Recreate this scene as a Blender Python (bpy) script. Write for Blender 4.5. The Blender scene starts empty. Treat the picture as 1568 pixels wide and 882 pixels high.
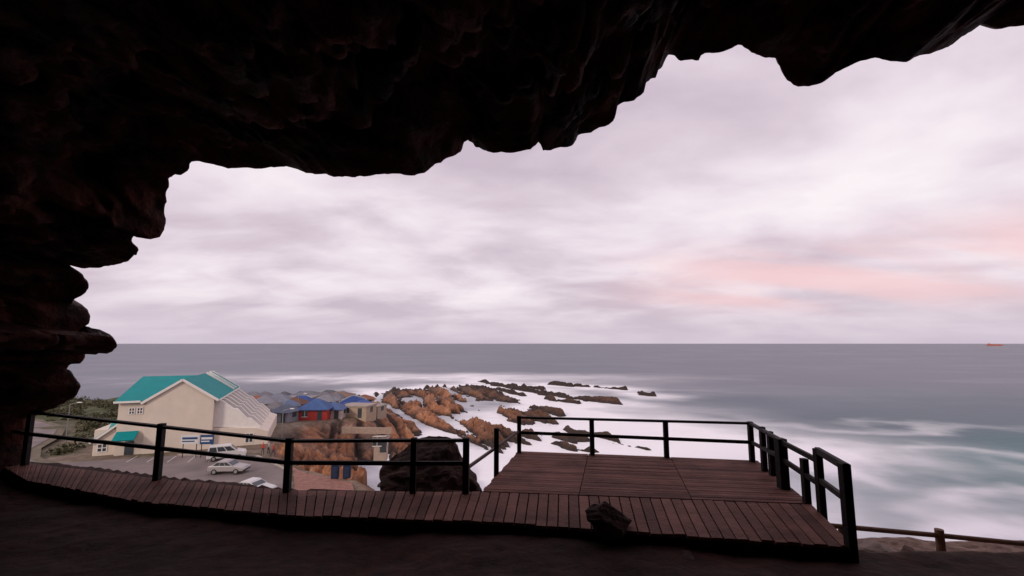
import bpy, bmesh, math, random
import numpy as np
from mathutils import Vector, noise, Matrix
random.seed(4); RNG=np.random.RandomState(7)
scn=bpy.context.scene
# ------------------------------------------------------------------ survey helpers
F=697.0; PIT=math.radians(6.95); C=math.cos(PIT); S=math.sin(PIT)
def G(px,py,z):            # where a sight line meets the level z
    a=(px-784)/F; b=(441-py)/F
    t=z/(S+b*C); return (a*t,t*(C-b*S),z)
def V(px,py,Y):            # where a sight line meets the vertical plane Y
    a=(px-784)/F; b=(441-py)/F
    t=Y/(C-b*S); return (a*t,Y,t*(S+b*C))
def ZT(y,py):
    b=(441-py)/F; return y*(S+b*C)/(C-b*S)
def lin(r,g,b):
    f=lambda c:(c/255/12.92 if c/255<=.04045 else ((c/255+.055)/1.055)**2.4)
    return (f(r),f(g),f(b),1)
# ------------------------------------------------------------------ numpy noise
def _h(ix,iy,s):
    n=(ix*374761393+iy*668265263+s*974711)&0xffffffff
    n=((n^(n>>13))*1274126177)&0xffffffff
    return ((n^(n>>16))&0xffff)/32767.5-1
def vn(x,y,s=0):
    x=np.asarray(x,float);y=np.asarray(y,float)
    ix=np.floor(x).astype(np.int64);iy=np.floor(y).astype(np.int64)
    fx=x-ix;fy=y-iy;fx=fx*fx*fx*(fx*(fx*6-15)+10);fy=fy*fy*fy*(fy*(fy*6-15)+10)
    a=_h(ix,iy,s);b=_h(ix+1,iy,s);c=_h(ix,iy+1,s);d=_h(ix+1,iy+1,s)
    return (a*(1-fx)+b*fx)*(1-fy)+(c*(1-fx)+d*fx)*fy
def fbm(x,y,s=0,o=5,g=.5):
    r=0;A=1;T=0
    for i in range(o):
        r=r+A*vn(x*2**i+i*17.3,y*2**i-i*9.1,s+i);T+=A;A*=g
    return r/T*1.4
def sst(a,b,x):
    t=np.clip((x-a)/(b-a),0,1);return t*t*(3-2*t)
def segd(x,y,a,b):
    ax,ay=a;bx,by=b;dx,dy=bx-ax,by-ay
    t=np.clip(((x-ax)*dx+(y-ay)*dy)/(dx*dx+dy*dy+1e-9),0,1)
    return np.hypot(x-ax-t*dx,y-ay-t*dy)
def sdpoly(x,y,P):
    d=np.full(np.shape(x),1e9);ins=np.zeros(np.shape(x),bool)
    for i in range(len(P)):
        a=P[i];b=P[(i+1)%len(P)]
        d=np.minimum(d,segd(x,y,a,b))
        if a[1]!=b[1]:
            c=((a[1]>y)!=(b[1]>y))&(x<(b[0]-a[0])*(y-a[1])/(b[1]-a[1])+a[0]);ins^=c
    return np.where(ins,-d,d)
# ------------------------------------------------------------------ materials
def newmat(name):
    m=bpy.data.materials.new(name);m.use_nodes=True;nt=m.node_tree
    return m,nt,nt.nodes['Principled BSDF']
def mat(name,col,rough=.7,var=.25,scale=4,bump=.15,bscale=None,metal=0,col2=None,spec=.3,detail=6,stretch=None):
    m,nt,b=newmat(name);N=nt.nodes;L=nt.links
    tc=N.new('ShaderNodeTexCoord');mp=N.new('ShaderNodeMapping');L.new(tc.outputs['Object'],mp.inputs[0])
    if stretch: mp.inputs['Scale'].default_value=stretch
    n=N.new('ShaderNodeTexNoise');n.inputs['Scale'].default_value=scale;n.inputs['Detail'].default_value=detail
    n.inputs['Roughness'].default_value=.6
    L.new(mp.outputs[0],n.inputs['Vector'])
    r=N.new('ShaderNodeValToRGB');c=col
    c2=col2 or tuple(x*(1+var) for x in c[:3])
    r.color_ramp.elements[0].position=.3;r.color_ramp.elements[1].position=.7
    r.color_ramp.elements[0].color=(*[x*(1-var) for x in c[:3]],1);r.color_ramp.elements[1].color=(*c2[:3],1)
    L.new(n.outputs['Fac'],r.inputs[0]);L.new(r.outputs[0],b.inputs['Base Color'])
    b.inputs['Roughness'].default_value=rough;b.inputs['Metallic'].default_value=metal
    b.inputs['Specular IOR Level'].default_value=spec
    if bump:
        n2=N.new('ShaderNodeTexNoise');n2.inputs['Scale'].default_value=bscale or scale*4;n2.inputs['Detail'].default_value=5
        L.new(mp.outputs[0],n2.inputs['Vector'])
        bp=N.new('ShaderNodeBump');bp.inputs['Strength'].default_value=bump;bp.inputs['Distance'].default_value=.05
        L.new(n2.outputs['Fac'],bp.inputs['Height']);L.new(bp.outputs[0],b.inputs['Normal'])
    return m
def obj(name,v,f,mats,parent=None,mi=None,smooth=False):
    me=bpy.data.meshes.new(name);me.from_pydata([tuple(p) for p in v],[],f)
    for m in (mats if isinstance(mats,(list,tuple)) else [mats]): me.materials.append(m)
    if mi is not None: me.polygons.foreach_set('material_index',mi)
    if smooth: me.polygons.foreach_set('use_smooth',[True]*len(me.polygons))
    me.update();o=bpy.data.objects.new(name,me);scn.collection.objects.link(o)
    if parent:o.parent=parent
    return o
def empty(name,loc=(0,0,0),ang=0):
    e=bpy.data.objects.new(name,None);e.location=loc;e.rotation_euler=(0,0,ang);e.empty_display_size=.5
    scn.collection.objects.link(e);return e
class B:                       # mesh collector
    def __init__(s): s.v=[];s.f=[];s.m=[]
    def add(s,v,f,m=0):
        n=len(s.v);s.v+=[tuple(p) for p in v];s.f+=[tuple(i+n for i in q) for q in f];s.m+=[m]*len(f)
    def box(s,x0,x1,y0,y1,z0,z1,m=0):
        v=[(x,y,z) for z in(z0,z1) for x,y in((x0,y0),(x1,y0),(x1,y1),(x0,y1))]
        s.add(v,[(3,2,1,0),(4,5,6,7),(0,1,5,4),(1,2,6,5),(2,3,7,6),(3,0,4,7)],m)
    def hexa(s,v,m=0): s.add(v,[(3,2,1,0),(4,5,6,7),(0,1,5,4),(1,2,6,5),(2,3,7,6),(3,0,4,7)],m)
    def beam(s,p,q,w,h,m=0):   # rectangular bar p->q
        p=Vector(p);q=Vector(q);d=(q-p).normalized()
        up=Vector((0,0,1)) if abs(d.z)<.95 else Vector((0,1,0))
        r=d.cross(up).normalized();u=r.cross(d)
        v=[]
        for c in(p,q):
            for a,b in((-1,-1),(1,-1),(1,1),(-1,1)): v.append(c+r*a*w/2+u*b*h/2)
        s.add(v,[(3,2,1,0),(4,5,6,7),(0,1,5,4),(1,2,6,5),(2,3,7,6),(3,0,4,7)],m)
    def cyl(s,p,q,r0,r1,n=14,m=0):
        p=Vector(p);q=Vector(q);d=(q-p).normalized()
        up=Vector((0,0,1)) if abs(d.z)<.95 else Vector((0,1,0))
        r=d.cross(up).normalized();u=r.cross(d);v=[]
        for c,R in((p,r0),(q,r1)):
            for i in range(n):
                a=2*math.pi*i/n;v.append(c+(r*math.cos(a)+u*math.sin(a))*R)
        s.add(v,[(i,(i+1)%n,n+(i+1)%n,n+i) for i in range(n)]+[tuple(range(n-1,-1,-1)),tuple(range(n,2*n))],m)
    def prism(s,poly,y0,y1,m=0): # poly in xz extruded along y
        n=len(poly);v=[(x,y0,z) for x,z in poly]+[(x,y1,z) for x,z in poly]
        s.add(v,[(i,(i+1)%n,n+(i+1)%n,n+i) for i in range(n)]+[tuple(range(n-1,-1,-1)),tuple(range(n,2*n))],m)
    def out(s,name,mats,parent=None,bevel=0,smooth=False):
        o=obj(name,s.v,s.f,mats,parent,s.m,smooth)
        bm=bmesh.new();bm.from_mesh(o.data);bmesh.ops.recalc_face_normals(bm,faces=bm.faces);bm.to_mesh(o.data);bm.free()
        if bevel:
            md=o.modifiers.new('bev','BEVEL');md.width=bevel;md.segments=2;md.limit_method='ANGLE'
        return o
# ------------------------------------------------------------------ world
SUN_EL=math.radians(24); SUN_AZ=math.radians(212)   # compass style from +Y clockwise
w=bpy.data.worlds.new("World");scn.world=w;w.use_nodes=True;nt=w.node_tree;N=nt.nodes;L=nt.links;N.clear()
out=N.new('ShaderNodeOutputWorld');bg=N.new('ShaderNodeBackground');L.new(bg.outputs[0],out.inputs[0])
sky=N.new('ShaderNodeTexSky');sky.sky_type='NISHITA';sky.sun_disc=False;sky.sun_elevation=SUN_EL;sky.sun_rotation=SUN_AZ
def mth(op,a,b=None,c=None):
    n=N.new('ShaderNodeMath');n.operation=op
    for i,x in enumerate((a,b,c)):
        if x is None: continue
        if hasattr(x,'is_output'): L.new(x,n.inputs[i])
        else: n.inputs[i].default_value=x
    return n.outputs[0]
def ss(a,b,x):
    n=N.new('ShaderNodeMapRange');n.interpolation_type='SMOOTHSTEP';n.inputs[1].default_value=a;n.inputs[2].default_value=b
    L.new(x,n.inputs[0]);return n.outputs[0]
def mixc(f,a,b):
    n=N.new('ShaderNodeMix');n.data_type='RGBA'
    if hasattr(f,'is_output'): L.new(f,n.inputs[0])
    else: n.inputs[0].default_value=f
    for i,x in((6,a),(7,b)):
        if hasattr(x,'is_output'): L.new(x,n.inputs[i])
        else: n.inputs[i].default_value=x
    return n.outputs[2]
tc=N.new('ShaderNodeTexCoord');sp=N.new('ShaderNodeSeparateXYZ');L.new(tc.outputs['Generated'],sp.inputs[0])
X,Y,Z=sp.outputs
zc=mth('ADD',mth('MAXIMUM',Z,0.0),.20)
cx=mth('DIVIDE',X,zc);cy=mth('DIVIDE',Y,zc)
cb=N.new('ShaderNodeCombineXYZ');L.new(cx,cb.inputs[0]);L.new(cy,cb.inputs[1])
def ntex(scale,detail,rough,dist,rot,sc,off):
    mp=N.new('ShaderNodeMapping');mp.inputs['Rotation'].default_value=(0,0,math.radians(rot));mp.inputs['Scale'].default_value=sc
    mp.inputs['Location'].default_value=off;L.new(cb.outputs[0],mp.inputs[0])
    n=N.new('ShaderNodeTexNoise');n.inputs['Scale'].default_value=scale;n.inputs['Detail'].default_value=detail
    n.inputs['Roughness'].default_value=rough;n.inputs['Distortion'].default_value=dist;L.new(mp.outputs[0],n.inputs[0]);return n.outputs['Fac']
n1=ntex(1.1,7,.50,.35,32,(1,1.3,1),(3.1,1.7,0))
n2=ntex(2.6,6,.52,.4,-22,(.9,1.3,1),(7,2,0))
n3=ntex(.4,3,.5,.2,0,(1,1,1),(1,9,0))
v=mth('ADD',mth('ADD',mth('MULTIPLY',n1,.60),mth('MULTIPLY',n2,.18)),mth('MULTIPLY',n3,.38))
r=N.new('ShaderNodeValToRGB');L.new(v,r.inputs[0]);cr=r.color_ramp
cr.elements[0].position=.46;cr.elements[0].color=lin(206,189,203)
cr.elements[1].position=.71;cr.elements[1].color=lin(255,246,249)
e=cr.elements.new(.53);e.color=lin(222,206,217)
e=cr.elements.new(.61);e.color=lin(241,227,236)
col=r.outputs[0]
# brighter lilac overhead, blue-grey veil over the horizon, salmon bank to the right
col=mixc(mth('MULTIPLY',ss(.25,.7,Z),.25),col,lin(238,222,238))
pn=ntex(1.1,4,.5,.3,0,(.35,1.3,1),(2,5,0))
az=mth('ARCTAN2',X,Y)
pm=mth('MULTIPLY',mth('MULTIPLY',ss(.10,.5,az),ss(.035,.085,Z)),mth('SUBTRACT',1,ss(.13,.24,Z)))
pm=mth('MULTIPLY',pm,ss(.34,.58,pn))
col=mixc(mth('MULTIPLY',pm,.75),col,lin(250,206,207))
hz_=mth('SUBTRACT',1,ss(-.01,.12,Z))
col=mixc(mth('MULTIPLY',hz_,.8),col,lin(208,194,210))
nsk=N.new('ShaderNodeVectorMath');nsk.operation='SCALE';nsk.inputs['Scale'].default_value=.08;L.new(sky.outputs[0],nsk.inputs[0])
col=mixc(.95,nsk.outputs[0],col)
L.new(col,bg.inputs[0]);bg.inputs[1].default_value=1.0
sl=bpy.data.lights.new('sun','SUN');sl.energy=1.5;sl.angle=math.radians(10);sl.color=(1,.86,.74)
so=bpy.data.objects.new('sun',sl);scn.collection.objects.link(so)
d=Vector((math.sin(SUN_AZ)*math.cos(SUN_EL),math.cos(SUN_AZ)*math.cos(SUN_EL),math.sin(SUN_EL)))
so.rotation_euler=d.to_track_quat('Z','Y').to_euler();so.location=d*100
# ------------------------------------------------------------------ terrain
SEA=-22.0
PLAT=[(-300,150),(-127,157),(-82,150),(-60,160),(-46,150),(-34,120),(-33,102),(-40,92),(-38,75),(-31,62),(-25,56),(-17,52),(-11,44),(-14,5),(-300,0)]
REEF=[(-95,150),(-60,185),(-57,215),(-29,243),(-12,228),(4,165),(11,136),(6,112),(1,98),(-5,86),(-8,72),(-4,60),(-6,40),(-40,40),(-60,90)]
CH=[(-49,168),(-40,148),(-28,126),(-16,108),(-8,94),(0,82)]
CH2=[(-34,226),(-20,188),(-9,158),(-2,134),(6,116)]
ISL=[((-18,268),(13,206),4.2),((15,200),(37,172),4.5),((20,250),(37,236),3.2),((42,235),(53,222),2.4),((14,185),(24,172),2.5),
     ((4,122),(14,106),3.2),((14,122),(23,104),3.0),((20,112),(29,99),2.0),((9,104),(15,95),2.2),((55,205),(60,196),1.6),
     ((-8,226),(6,196),3.0),((8,160),(16,144),2.6),((-2,240),(14,222),2.6)]
def chd(x,y,K):
    d=np.full(np.shape(x),1e9)
    for a,b in zip(K[:-1],K[1:]): d=np.minimum(d,segd(x,y,a,b))
    return d
def edge(x): return np.interp(x,[-20,-10.5,-7,-4,-.8,4.3,4.8,8,20],[12.2,11,9.9,9.1,9.0,7.9,6.55,6.5,6.3])
def H(x,y,full=False):
    x=np.asarray(x,float);y=np.asarray(y,float)
    wx=x+2.5*fbm(x/9,y/9,3,3);wy=y+2.5*fbm(x/9,y/9,9,3)
    sp_=sdpoly(x+.35*(wx-x),y+.35*(wy-y),PLAT);sr=sdpoly(wx,wy,REEF)
    pz=-15-3*sst(75,150,y)
    veg=sst(-62,-90,x)
    plat=pz+veg*1.2*fbm(x/14,y/14,21,4)-np.clip(sp_,0,None)*.55
    u=x*.39-y*.92;vv=x*.92+y*.39+2.8*fbm(x/34,y/34,31,2)+.45*fbm(x/4,y/4,33,3)
    def sw(q): q=q%1.0; return np.where(q<.76,q/.76,(1-q)/.24)
    q1=vv/5.6+.75*vn(u/60,vv/13,44)
    saw=sw(q1);saw2=sw(vv/1.9+.6*vn(u/12,vv/6,47))
    m1=.75+.95*vn(u/17,np.floor(q1)*3.7,45)
    lump=fbm(u/11,vv/4,51,5,.58)
    fine=fbm(x/1.5,y/1.5,57,4,.62)
    br=sw(u/8+.9*vn(u/9,vv/6,48)+np.floor(q1)*.37)
    low=sst(.15,.6,vn(u/26,vv/5.5,131))*3.0
    rug=3.3*(saw-.5)*m1+(.8+.8*vn(u/10,vv/5,49))*(saw2-.5)+1.1*lump+.5*fine+.4*(br-.5)
    crag=1-np.abs(fbm(x/7,y/7,111,5,.6))*2.6
    nearb=sst(96,68,y)*sst(22,4,np.abs(sp_))
    base=-24.5+3.35*sst(8,-6,sr)+nearb*3.8*sst(-1,-8,x)
    for a,b,rr in ISL: base=np.maximum(base,-24.5+3.6*np.exp(-(segd(wx,wy,a,b)/rr)**2))
    base=base-6*np.exp(-(chd(x,y,CH)/4.2)**4)-3.6*np.exp(-(chd(wx,wy,CH2)/2.6)**2)-low*sst(0,-5,sr)*(1-nearb)
    isl=sst(-1,4,sr)
    reef=base+rug*(.95-.45*isl)+nearb*crag*1.9
    rockiness=sst(0,5,sp_)
    pl=plat+rockiness*rug*.5
    h=np.maximum(pl,reef)
    inside=sst(1,-3,sp_); h=h*(1-inside)+plat*inside
    # cliff ledge carrying the walkway
    e=edge(x);dy=y-e
    slope=1.45
    rr_=fbm(x/2.2,y/2.2,61,5,.55);r2=fbm(x/.7,y/.7,63,4,.55)
    floor=-2.73+.85*sst(6.2,-1,y)+.35*sst(-6,-12,x)*sst(8.5,5,y)+.07*rr_*sst(e-.2,e-2.2,y)+.035*r2-.05*sst(5.4,6.4,y)
    drop=-2.75-np.clip(dy,0,None)*slope+np.clip(dy,0,1.2)*(.55*rr_+.25*r2)
    sh=np.where(dy<1.6,-2.75-dy*1.2,-4.67)-np.clip(y-11.6,0,None)*2.2+np.clip(dy,0,1)*(.12*rr_+.05*r2)
    sh=sh+.55*np.exp(-(((x-6.9)/.8)**2+((y-9.3)/.8)**2))*(1+.5*rr_)+.5*np.exp(-(((x-8.1)/.6)**2+((y-9.6)/.6)**2))
    kx=sst(4.6,5.4,x)*sst(20,16,x)
    drop=drop*(1-kx)+np.maximum(drop,sh)*kx
    cl=np.where(dy<0,floor,drop)
    far=np.hypot(x,y)
    cl=np.where(far>60,-60,cl)
    iscl=cl>h
    hh=np.maximum(h,cl)
    if full: return hh,sp_,sr,iscl,rug+nearb*crag*1.3,veg
    return hh
def hz(x,y): return float(H(np.array([x]),np.array([y]))[0])
def terr_mat(name,bump=.6,bd=.35,sc=1.0,lo=.5,hi=1.45):
    m,nt,b=newmat(name);N=nt.nodes;L=nt.links
    at=N.new('ShaderNodeAttribute');at.attribute_name='alb'
    tc=N.new('ShaderNodeTexCoord')
    n=N.new('ShaderNodeTexNoise');n.inputs['Scale'].default_value=1.0*sc;n.inputs['Detail'].default_value=9;n.inputs['Roughness'].default_value=.7
    L.new(tc.outputs['Object'],n.inputs[0])
    r=N.new('ShaderNodeValToRGB');r.color_ramp.elements[0].position=.3;r.color_ramp.elements[1].position=.7
    r.color_ramp.elements[0].color=(lo,lo*.93,lo*.93,1);r.color_ramp.elements[1].color=(hi,hi,hi,1);L.new(n.outputs['Fac'],r.inputs[0])
    mx=N.new('ShaderNodeMix');mx.data_type='RGBA';mx.blend_type='MULTIPLY';mx.inputs[0].default_value=1
    L.new(at.outputs['Color'],mx.inputs[6]);L.new(r.outputs[0],mx.inputs[7]);L.new(mx.outputs[2],b.inputs['Base Color'])
    vo=N.new('ShaderNodeTexVoronoi');vo.inputs['Scale'].default_value=.8*sc;vo.feature='DISTANCE_TO_EDGE';L.new(tc.outputs['Object'],vo.inputs[0])
    ad=N.new('ShaderNodeMath');ad.operation='MULTIPLY_ADD';L.new(vo.outputs[0],ad.inputs[0]);ad.inputs[1].default_value=.6;L.new(n.outputs['Fac'],ad.inputs[2])
    bp=N.new('ShaderNodeBump');bp.inputs['Strength'].default_value=bump;bp.inputs['Distance'].default_value=bd
    L.new(ad.outputs[0],bp.inputs['Height']);L.new(bp.outputs[0],b.inputs['Normal'])
    b.inputs['Roughness'].default_value=.85;b.inputs['Specular IOR Level'].default_value=.2
    return m
def grid(name,xx,yy,zz,cols,m,smooth=True):
    r,c=xx.shape;v=np.stack([xx.ravel(),yy.ravel(),zz.ravel()],1)
    i=np.arange(r*c).reshape(r,c)
    f=np.stack([i[:-1,:-1],i[:-1,1:],i[1:,1:],i[1:,:-1]],-1).reshape(-1,4)
    me=bpy.data.meshes.new(name);me.vertices.add(len(v));me.vertices.foreach_set('co',v.ravel())
    me.loops.add(f.size);me.loops.foreach_set('vertex_index',f.ravel());me.polygons.add(len(f))
    me.polygons.foreach_set('loop_start',np.arange(len(f))*4);me.polygons.foreach_set('loop_total',np.full(len(f),4))
    me.update(calc_edges=True);me.validate()
    me.polygons.foreach_set('use_smooth',np.full(len(f),smooth))
    me.materials.append(m)
    for k,a in cols.items():
        ca=me.attributes.new(k,'FLOAT_COLOR','POINT');ca.data.foreach_set('color',np.concatenate([a,np.ones((len(a),1))],1).ravel())
    o=bpy.data.objects.new(name,me);scn.collection.objects.link(o);return o
# far terrain
ang=np.radians(np.linspace(-78,42,1300));rr=np.r_[np.geomspace(11.5,45,70)[:-1],np.geomspace(45,290,680),np.geomspace(292,420,12)]
A,R=np.meshgrid(ang,rr);xx=R*np.sin(A);yy=R*np.cos(A)
hh,spd,srd,iscl,rug,veg=H(xx,yy,True)
hh=hh-.35*sst(24,18,R)
def mixn(a,b,t): return a*(1-t[...,None])+b*t[...,None]
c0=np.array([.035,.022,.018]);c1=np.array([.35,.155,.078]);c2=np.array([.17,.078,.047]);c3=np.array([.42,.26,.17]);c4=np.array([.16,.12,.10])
nA=fbm(xx/8,yy/8,71,4)*.5+.5;nB=fbm(xx/3,yy/3,75,4)*.5+.5;nC=fbm(xx/17,yy/17,79,4)*.5+.5
rock=mixn(c2,c1,np.clip(nA*1.4-.2,0,1));rock=mixn(rock,c4,sst(.55,.8,nC)*.7);rock=mixn(rock,c3,np.clip((nB-.6)*3,0,1)*.7*sst(0,1.5,rug))
rock=mixn(c0,rock,sst(-1.1,.7,rug+.9*(nB-.5)))  # crevice shade put into the rock colour, along with wet gullies: low relief darkens
wet=sst(-20.7,-21.6,hh+.5*nB)
rock=mixn(rock,np.array([.04,.028,.024]),np.clip(wet+sst(-1.3,.3,srd/10+1.0*nA-.2)*.8+sst(170,235,yy)*.65,0,1))
ground=mixn(np.array([.17,.13,.095]),np.array([.07,.075,.035]),np.clip(veg*.9+sst(.5,.7,nA)*.6,0,1))
ground=mixn(ground,np.array([.24,.19,.15]),sst(.6,.75,nB)*(1-veg)*.6)
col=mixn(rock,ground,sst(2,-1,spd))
cliffc=mixn(np.array([.10,.055,.04]),np.array([.16,.10,.07]),nB)
col=mixn(col,cliffc,iscl.astype(float))
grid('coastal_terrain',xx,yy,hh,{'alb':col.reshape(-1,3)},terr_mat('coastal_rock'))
# near ledge / cave floor
xs=np.linspace(-19,19.5,430);ys=np.linspace(-9,12.6,260);xx,yy=np.meshgrid(xs,ys)
hh=H(xx,yy);nA=fbm(xx/1.5,yy/1.5,81,4)*.5+.5
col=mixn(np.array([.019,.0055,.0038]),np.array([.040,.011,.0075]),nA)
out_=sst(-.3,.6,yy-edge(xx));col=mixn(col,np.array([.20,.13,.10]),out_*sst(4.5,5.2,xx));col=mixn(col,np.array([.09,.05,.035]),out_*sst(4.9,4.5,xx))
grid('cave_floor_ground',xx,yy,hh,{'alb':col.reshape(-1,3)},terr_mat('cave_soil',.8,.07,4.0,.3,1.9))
# ------------------------------------------------------------------ sea
ang=np.radians(np.concatenate([np.linspace(-180,-75,30)[:-1],np.linspace(-75,75,560),np.linspace(75,180,30)[1:]]))
rr=np.concatenate([np.geomspace(8,700,460),np.geomspace(750,60000,60)])
A,R=np.meshgrid(ang,rr);xx=R*np.sin(A);yy=R*np.cos(A)
w1=fbm(xx/28,yy/28,91,5,.55);w2=fbm(xx/70,yy/45,95,4);w3=fbm(xx/12,yy/12,99,5,.6)
wx_=xx+5*w1;wy_=yy+5*fbm(xx/20,yy/20,98,4)
sr=sdpoly(wx_,wy_,REEF)
di=np.full(xx.shape,1e9)
for a,b,q in ISL: di=np.minimum(di,segd(wx_,wy_,a,b)-q)
qx=xx+14*w1+4*w3;qy=yy+12*fbm(xx/30,yy/30,97,4)+4*w3
foam=np.where(sr<0,.42+.45*np.exp(-(sr/5)**2),.95*np.exp(-(np.clip(sr,0,None)/16)**2))+.8*np.exp(-(np.clip(di,0,None)/11)**2)
def ell(cx,cy,rx,ry,a,rot=0):
    c,s=math.cos(rot),math.sin(rot);X_=(qx-cx)*c+(qy-cy)*s;Y_=-(qx-cx)*s+(qy-cy)*c
    return a*np.exp(-((X_/rx)**2+(Y_/ry)**2))
for e_ in [(-60,300,130,38,1.0),(28,140,34,42,.6),(32,110,34,26,1.0),(56,98,26,13,.7),(64,84,8,18,.55),(45,48,22,8,.9),(85,50,40,6,.6),
           (100,128,34,5,.5),(32,68,22,12,.8),(14,80,24,30,1.0),(50,215,50,14,.22),(108,80,30,3.5,.35,.4),(92,100,18,4,.4,-.3),(10,240,50,22,.6),(70,66,16,3,.45,.6),(80,75,20,2.5,.35,.9)]: foam=foam+ell(*e_)
foam=foam*(.86+.34*w1+.18*w3)+.05*w2
foam=np.clip(foam,0,1)
teal=np.clip(ell(82,70,44,22,1.1)+ell(68,60,40,12,.6)+ell(125,95,60,28,.8),0,1)
deep=np.clip(ell(120,165,170,60,1.0)+ell(140,110,80,35,.7),0,1)
dat=np.stack([foam,teal,deep],-1).reshape(-1,3)
m,nt,b=newmat('sea_water');N=nt.nodes;L=nt.links
at=N.new('ShaderNodeAttribute');at.attribute_name='seadat';sp=N.new('ShaderNodeSeparateColor');L.new(at.outputs['Color'],sp.inputs[0])
tc=N.new('ShaderNodeTexCoord');mp=N.new('ShaderNodeMapping');mp.inputs['Scale'].default_value=(.045,.07,1);L.new(tc.outputs['Object'],mp.inputs[0])
nz=N.new('ShaderNodeTexNoise');nz.inputs['Scale'].default_value=1;nz.inputs['Detail'].default_value=8;nz.inputs['Roughness'].default_value=.6;nz.inputs['Distortion'].default_value=.5;L.new(mp.outputs[0],nz.inputs[0])
mp2=N.new('ShaderNodeMapping');mp2.inputs['Scale'].default_value=(.0015,.006,1);L.new(tc.outputs['Object'],mp2.inputs[0])
nf=N.new('ShaderNodeTexNoise');nf.inputs['Scale'].default_value=1;nf.inputs['Detail'].default_value=8;nf.inputs['Roughness'].default_value=.65;L.new(mp2.outputs[0],nf.inputs[0])
dk=mixc(nf.outputs['Fac'],(.095,.110,.150,1),(.170,.178,.218,1))
dk=mixc(mth('MULTIPLY',sp.outputs[2],.75),dk,(.050,.092,.125,1))
base=mixc(mth('MULTIPLY',sp.outputs[1],1.0),dk,(.014,.110,.125,1))
ff=mth('ADD',sp.outputs[0],mth('MULTIPLY',mth('SUBTRACT',nz.outputs['Fac'],.48),mth('MULTIPLY',1.3,mth('MULTIPLY',sp.outputs[0],mth('SUBTRACT',1.3,sp.outputs[0])))))
ff=mth('MAXIMUM',mth('MINIMUM',ff,1.0),0.0)
fc=mixc(ff,base,(.89,.88,.91,1))
L.new(fc,b.inputs['Base Color'])
b.inputs['Roughness'].default_value=.45;b.inputs['Specular IOR Level'].default_value=.2
mp3=N.new('ShaderNodeMapping');mp3.inputs['Scale'].default_value=(.25,.5,1);L.new(tc.outputs['Object'],mp3.inputs[0])
nb=N.new('ShaderNodeTexNoise');nb.inputs['Scale'].default_value=1;nb.inputs['Detail'].default_value=4;L.new(mp3.outputs[0],nb.inputs[0])
bp=N.new('ShaderNodeBump');bp.inputs['Strength'].default_value=.3;bp.inputs['Distance'].default_value=.5;L.new(nb.outputs['Fac'],bp.inputs['Height']);L.new(bp.outputs[0],b.inputs['Normal'])
grid('sea_water',xx,yy,np.full(xx.shape,SEA),{'seadat':dat},m)
# ------------------------------------------------------------------ cave
LIP=[(36,716),(40,700),(36,680),(42,660),(40,642),(60,632),(85,624),(100,616),(117,606),(121,592),(112,574),(98,566),(108,558),(125,557),(131,545),(128,540),(150,541),(165,541),(178,535),(179,524),(172,516),(150,514),(125,514),(117,508),(134,496),(136,485),(128,470),(112,465),(112,462),(130,450),(135,437),(128,422),(112,417),(106,408),(105,401),(116,405),(128,410),(150,410),(175,408),(195,400),(208,390),(211,380),(203,375),(198,368),(203,362),(225,364),(245,363),(252,352),(252,335),(250,320),(256,310),(257,290),(257,270),(280,269),(288,262),(292,250),(302,248),(325,251),(350,257),(380,259),(410,257),(440,254),(460,262),(485,268),(530,270),(560,270),(585,266),(620,268),(650,265),(665,252),(690,242),(707,233),(712,218),(716,214),(730,226),(750,234),(780,233),(810,228),(824,216),(832,230),(855,226),(878,222),(884,206),(905,203),(925,193),(940,182),(945,162),(955,156),(972,154),(985,142),(990,128),(1003,118),(1015,100),(1022,82),(1032,84),(1040,93),(1070,91),(1073,84),(1100,80),(1120,72),(1134,66),(1150,80),(1170,88),(1192,92),(1200,115),(1215,130),(1240,132),(1262,128),(1280,110),(1300,103),(1315,92),(1340,87),(1360,92),(1390,94),(1420,84),(1450,72),(1480,55),(1500,36),(1530,42),(1568,40)]
pts=[(-10.9,10.5,-9),(-10.9,10.4,-5)]
for i_,(px,py) in enumerate(LIP):
    pts.append(V(px,py,float(np.interp(px,[0,300,900,1568],[10.3,9.6,9.2,8.3]))+.35*math.sin(i_*.55)))
pts+=[(12,8.2,6.6),(14.5,7.8,5.6),(16.3,7.4,3),(17.4,7.2,0),(17.8,7.2,-5),(17.8,7.2,-12)]
P=np.array(pts);dl=np.r_[0,np.cumsum(np.linalg.norm(np.diff(P,axis=0),axis=1))]
NP=900;tt=np.linspace(0,dl[-1],NP);Q=np.stack([np.interp(tt,dl,P[:,k]) for k in range(3)],1)
jx=fbm(tt*4,tt*0,5,4);jz=fbm(tt*4,tt*0+9,6,4);Q[:,0]+=.04*jx;Q[:,2]+=.04*jz
def smooth(a,sig):
    k=int(sig*3);g=np.exp(-.5*(np.arange(-k,k+1)/sig)**2);g/=g.sum()
    return np.stack([np.convolve(np.pad(a[:,i],k,'edge'),g,'valid') for i in range(3)],1)
Qs=smooth(Q,19)
cen=np.array([1.5,-2.0])
s_in=np.r_[0,np.cumsum(np.linspace(.05,.24,110))];s_in*=15.5/s_in[-1]
rings=[];
def radial(q):
    d=q[:,[0,2]]-cen;return d/np.linalg.norm(d,axis=1)[:,None]
rd=radial(Qs)
for (dyv,ex) in [(-9,24),(-3,15),(.6,7),(1.1,2.6),(.7,.9),(.3,.3)]:
    q=Q.copy()if ex<1 else Qs.copy();q[:,1]+=dyv;q[:,0]+=rd[:,0]*ex;q[:,2]+=rd[:,1]*ex;rings.append((q,0,ex))
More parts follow.
